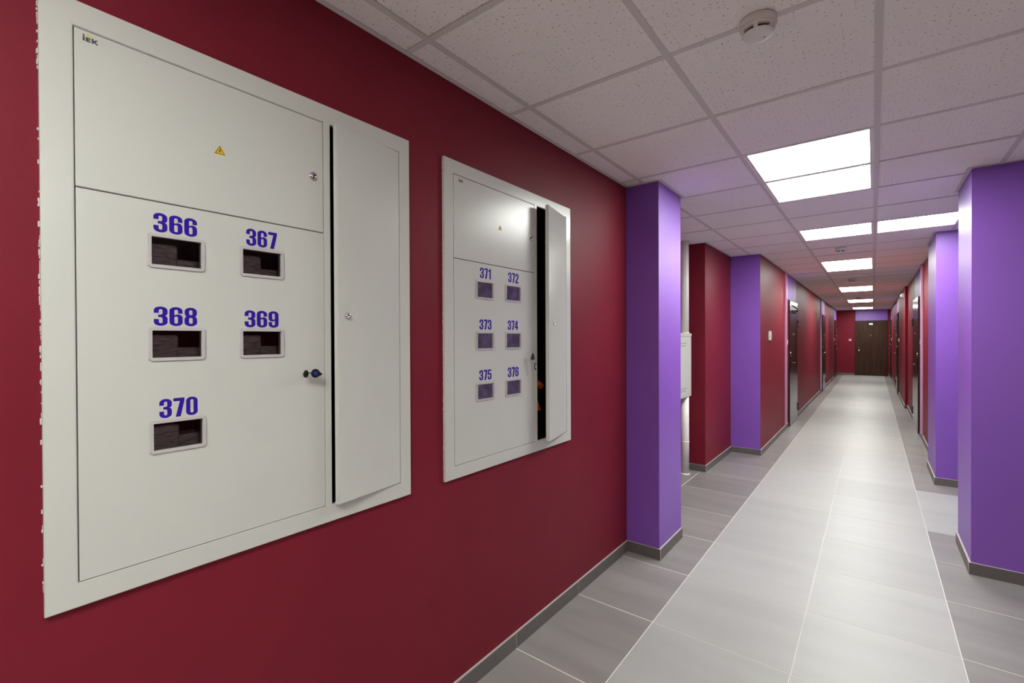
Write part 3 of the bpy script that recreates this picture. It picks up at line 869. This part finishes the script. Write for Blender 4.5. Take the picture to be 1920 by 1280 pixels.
# ------------------------------------------------------------------ apartment doors
def side_door(n, xw, sd, y0, y1, label, handle_metal, hinge_far=True, closer=False, gloss=None):
    """steel door on a side wall: xw wall plane, sd the side it faces (+1 towards +x)"""
    t = thing('door_%d' % n, (xw, (y0 + y1) / 2, 0), label, 'door', None, 'structure')
    X = lambda a, b_: sorted((xw + sd * a, xw + sd * b_))
    H = 2.09
    fr_ = MB()
    for a in ((y0 - 0.02, y0 + 0.06, 0, H), (y1 - 0.06, y1 + 0.02, 0, H), (y0 + 0.06, y1 - 0.06, H - 0.06, H)):
        fr_.box(*X(-0.001, 0.012), *a[:2], a[2], a[3])
    fr_.obj('door_frame', M_doorf, t)
    leaf = MB().box(*X(0.013, 0.030), y0 + 0.015, y1 - 0.015, 0.012, H - 0.02, 0, 0.002).obj('door_leaf', gloss or M_door, t)
    # far edge carries the hinges, near edge the locks
    ye, yl = (y1, y0 + 0.09) if hinge_far else (y0, y1 - 0.09)
    for z in (0.23, 1.71):
        hg = MB()
        hg.cyl((xw + sd * 0.028, ye + 0.012, z - 0.065), (0, 0, 1), 0.016, 0.016, 0.058, 0, 14)
        hg.cyl((xw + sd * 0.028, ye + 0.012, z + 0.007), (0, 0, 1), 0.016, 0.016, 0.058, 0, 14)
        hg.cyl((xw + sd * 0.028, ye + 0.012, z - 0.008), (0, 0, 1), 0.010, 0.010, 0.016, 0, 14)
        hg.obj('hinge', M_hinge, t)
    hm = M_chrome if handle_metal else M_steel
    MB().box(*X(0.030, 0.036), yl - 0.02, yl + 0.02, 0.93, 1.16, 0, 0.003).obj('handle_plate', M_steel, leaf)
    hd = MB().cyl((xw + sd * 0.036, yl, 1.045), (sd, 0, 0), 0.011, 0.011, 0.045, 0, 14)
    hd.tube([(xw + sd * 0.078, yl - 0.005, 1.045), (xw + sd * 0.080, yl + 0.05, 1.046), (xw + sd * 0.076, yl + 0.12, 1.043)], 0.009)
    hd.obj('door_handle', hm, leaf)
    MB().lathe((xw + sd * 0.030, yl, 1.20), (sd, 0, 0), [(0.026, 0), (0.024, 0.008), (0.012, 0.010), (0.0001, 0.010)], seg=20).obj('upper_lock', M_chrome, leaf)
    MB().lathe((xw + sd * 0.036, yl, 0.965), (sd, 0, 0), [(0.014, 0), (0.013, 0.006), (0.0001, 0.006)], seg=16).obj('keyhole_cover', hm, leaf)
    MB().lathe((xw + sd * 0.030, (y0 + y1) / 2, 1.515), (sd, 0, 0), [(0.017, 0), (0.016, 0.008), (0.009, 0.009), (0.0001, 0.007)], seg=18).obj('peephole', M_chrome, leaf)
    if closer:
        MB().box(*X(0.031, 0.075), (y0 + y1) / 2 - 0.05, (y0 + y1) / 2 + 0.17, 1.87, 1.93, 0, 0.005).obj('door_closer', M_steel, t)
        MB().tube([(xw + sd * 0.078, (y0 + y1) / 2 + 0.08, 1.90), (xw + sd * 0.10, y0 + 0.28, 1.94), (xw + sd * 0.05, y0 + 0.06, 1.99)], 0.010).obj('closer_arm', M_steel, t)
    return t

def over_panel(wall, xw, sd, y0, y1):
    lo, hi = sorted((xw, xw + sd * 0.002))
    MB().box(lo, hi, y0, y1, 2.092, HC - 0.0008).obj('paint_panel', M_pur, wall)

def cable_strip(xw, sd, y, lab):
    lo, hi = sorted((xw, xw + sd * 0.028))
    o = MB().box(lo, hi, y - 0.03, y + 0.03, BH + 0.003, HC - 0.001, 0, 0.004, 2).obj('cable_trunking', M_strip, None, (xw, y, BH))
    o['label'] = lab
    o['category'] = 'trunking'
    o['group'] = 'vertical cable covers beside the doors'

def bell(xw, sd, y, lab, w_=0.035, z=1.385, h=0.075, off=0.029):
    t = thing('doorbell', (xw, y, z), lab, 'doorbell', 'white bell buttons beside the doors')
    lo, hi = sorted((xw + sd * off, xw + sd * (off + 0.022)))
    MB().box(lo, hi, y - w_, y + w_, z - h / 2, z + h / 2, 0, 0.004, 2).obj('housing', M_white, t)
    MB().cyl((xw + sd * (off + 0.022), y, z - 0.008), (sd, 0, 0), 0.011, 0.010, 0.004, 0, 16).obj('button', M_winframe, t)

LLAB = ['dark steel apartment door, first in the far red wall, shiny top with closer', 'dark apartment door with a pale lever handle, second in the far red wall', 'dark apartment door, third in the far red wall by the corner']
for q, (a, b_) in enumerate(LD):
    side_door(q + 1, XC, 1, a, b_, LLAB[q], q == 1, True, q == 0)
    over_panel(wlf, XC, 1, a - 0.03, b_ + 0.02)
    if q < 2:
        cable_strip(XC, 1, a - 0.30, ['lilac cable cover beside the first door of the far red wall', 'lilac cable cover beside the second door of the far red wall'][q])
    bell(XC, 1, a - 0.20 if q else a - 0.19, ['white bell button by the first door of the far red wall', 'white bell button by the second door of the far red wall', 'white bell button by the third door of the far red wall'][q], off=0.0)
RLAB = ['dark apartment door with a glaring white top, beside the second purple wall end', 'dark apartment door past the dark red wall step', 'dark apartment door on the stepped wall, tight to the end corner']
for q, (a, b_) in enumerate(RD1 + RD2):
    xw = XR3 if q == 0 else XR4
    side_door(q + 4, xw, -1, a, b_, RLAB[q], False, True, False)
    over_panel(wr1 if q == 0 else wr2, xw, -1, a - 0.03, b_ + 0.02)
    if q == 0:
        cable_strip(xw, -1, a - 0.42, 'lilac cable cover between the glaring door and the second purple wall end')
    bell(xw, -1, a - 0.26, ['white bell button by the door with the glaring top', 'white bell button by the door past the red wall step', 'white bell button by the door tight to the end corner'][q], off=0.0)

# the brown end door
t = thing('door_7', (-0.067, Y_END, 0), 'wide dark brown door closing the corridor, small white number plate at its top', 'door', None, 'structure')
EX0, EX1, EH = -0.556, 0.424, 2.085
fr_ = MB()
for a in ((EX0, EX0 + 0.055, 0, EH), (EX1 - 0.055, EX1, 0, EH), (EX0 + 0.055, EX1 - 0.055, EH - 0.055, EH)):
    fr_.box(a[0], a[1], Y_END - 0.035, Y_END + 0.001, a[2], a[3])
fr_.obj('door_frame', M_wood, t)
leaf = MB().box(EX0 + 0.057, EX1 - 0.057, Y_END - 0.028, Y_END - 0.002, 0.01, EH - 0.057, 0, 0.002).obj('door_leaf', M_wood, t)
MB().box(-0.125, -0.01, Y_END - 0.031, Y_END - 0.028, 1.925, 1.985).obj('number_plate', M_chrome, leaf)
MB().box(-0.46, -0.40, Y_END - 0.034, Y_END - 0.028, 0.88, 1.12, 0, 0.003).obj('handle_plate', M_black, leaf)
MB().lathe((-0.43, Y_END - 0.034, 0.955), (0, -1, 0), [(0.022, 0), (0.022, 0.03), (0.03, 0.04), (0.026, 0.055), (0.0001, 0.056)], seg=20).obj('door_knob', M_chrome, leaf)
MB().lathe((-0.43, Y_END - 0.034, 1.075), (0, -1, 0), [(0.016, 0), (0.015, 0.008), (0.0001, 0.008)], seg=16).obj('upper_lock', M_steel, leaf)
MB().lathe((-0.067, Y_END - 0.028, 1.515), (0, -1, 0), [(0.017, 0), (0.016, 0.008), (0.0001, 0.008)], seg=16).obj('peephole', M_chrome, leaf)
MB().box(EX0 + 0.02, EX1, Y_END - 0.002, Y_END, EH + 0.002, HC - 0.0008).obj('paint_panel', M_pur, we)
t = thing('doorbell', (-0.705, Y_END, 1.355), 'white square bell plate on the end wall beside the brown door', 'doorbell')
MB().box(-0.742, -0.668, Y_END - 0.02, Y_END, 1.318, 1.392, 0, 0.004, 2).obj('housing', M_white, t)
MB().box(-0.725, -0.685, Y_END - 0.024, Y_END - 0.02, 1.335, 1.375, 0, 0.002).obj('button', M_winframe, t)
# pale wall unit on the far left wall
t = thing('wall_unit', (XC, 7.06, 1.488), 'small white wall unit on the red wall just past the purple corner', 'switch')
MB().box(XC, XC + 0.026, 7.02, 7.105, 1.425, 1.55, 0, 0.005, 2).obj('housing', M_white, t)
MB().box(XC + 0.026, XC + 0.031, 7.035, 7.09, 1.45, 1.50, 0, 0.002).obj('cover', M_winframe, t)
# small lamp high on the stepped wall
t = thing('wall_lamp', (XR4, 12.75, 2.33), 'small round white lamp high on the stepped red wall', 'lamp')
MB().lathe((XR4, 12.75, 2.33), (-1, 0, 0), [(0.05, 0), (0.05, 0.012), (0.045, 0.016)], seg=24).obj('base', M_white, t)
MB().lathe((XR4 - 0.014, 12.75, 2.33), (-1, 0, 0), [(0.046, 0), (0.044, 0.02), (0.034, 0.042), (0.018, 0.054), (0.0001, 0.057)], seg=24).obj('globe', M_white, t)
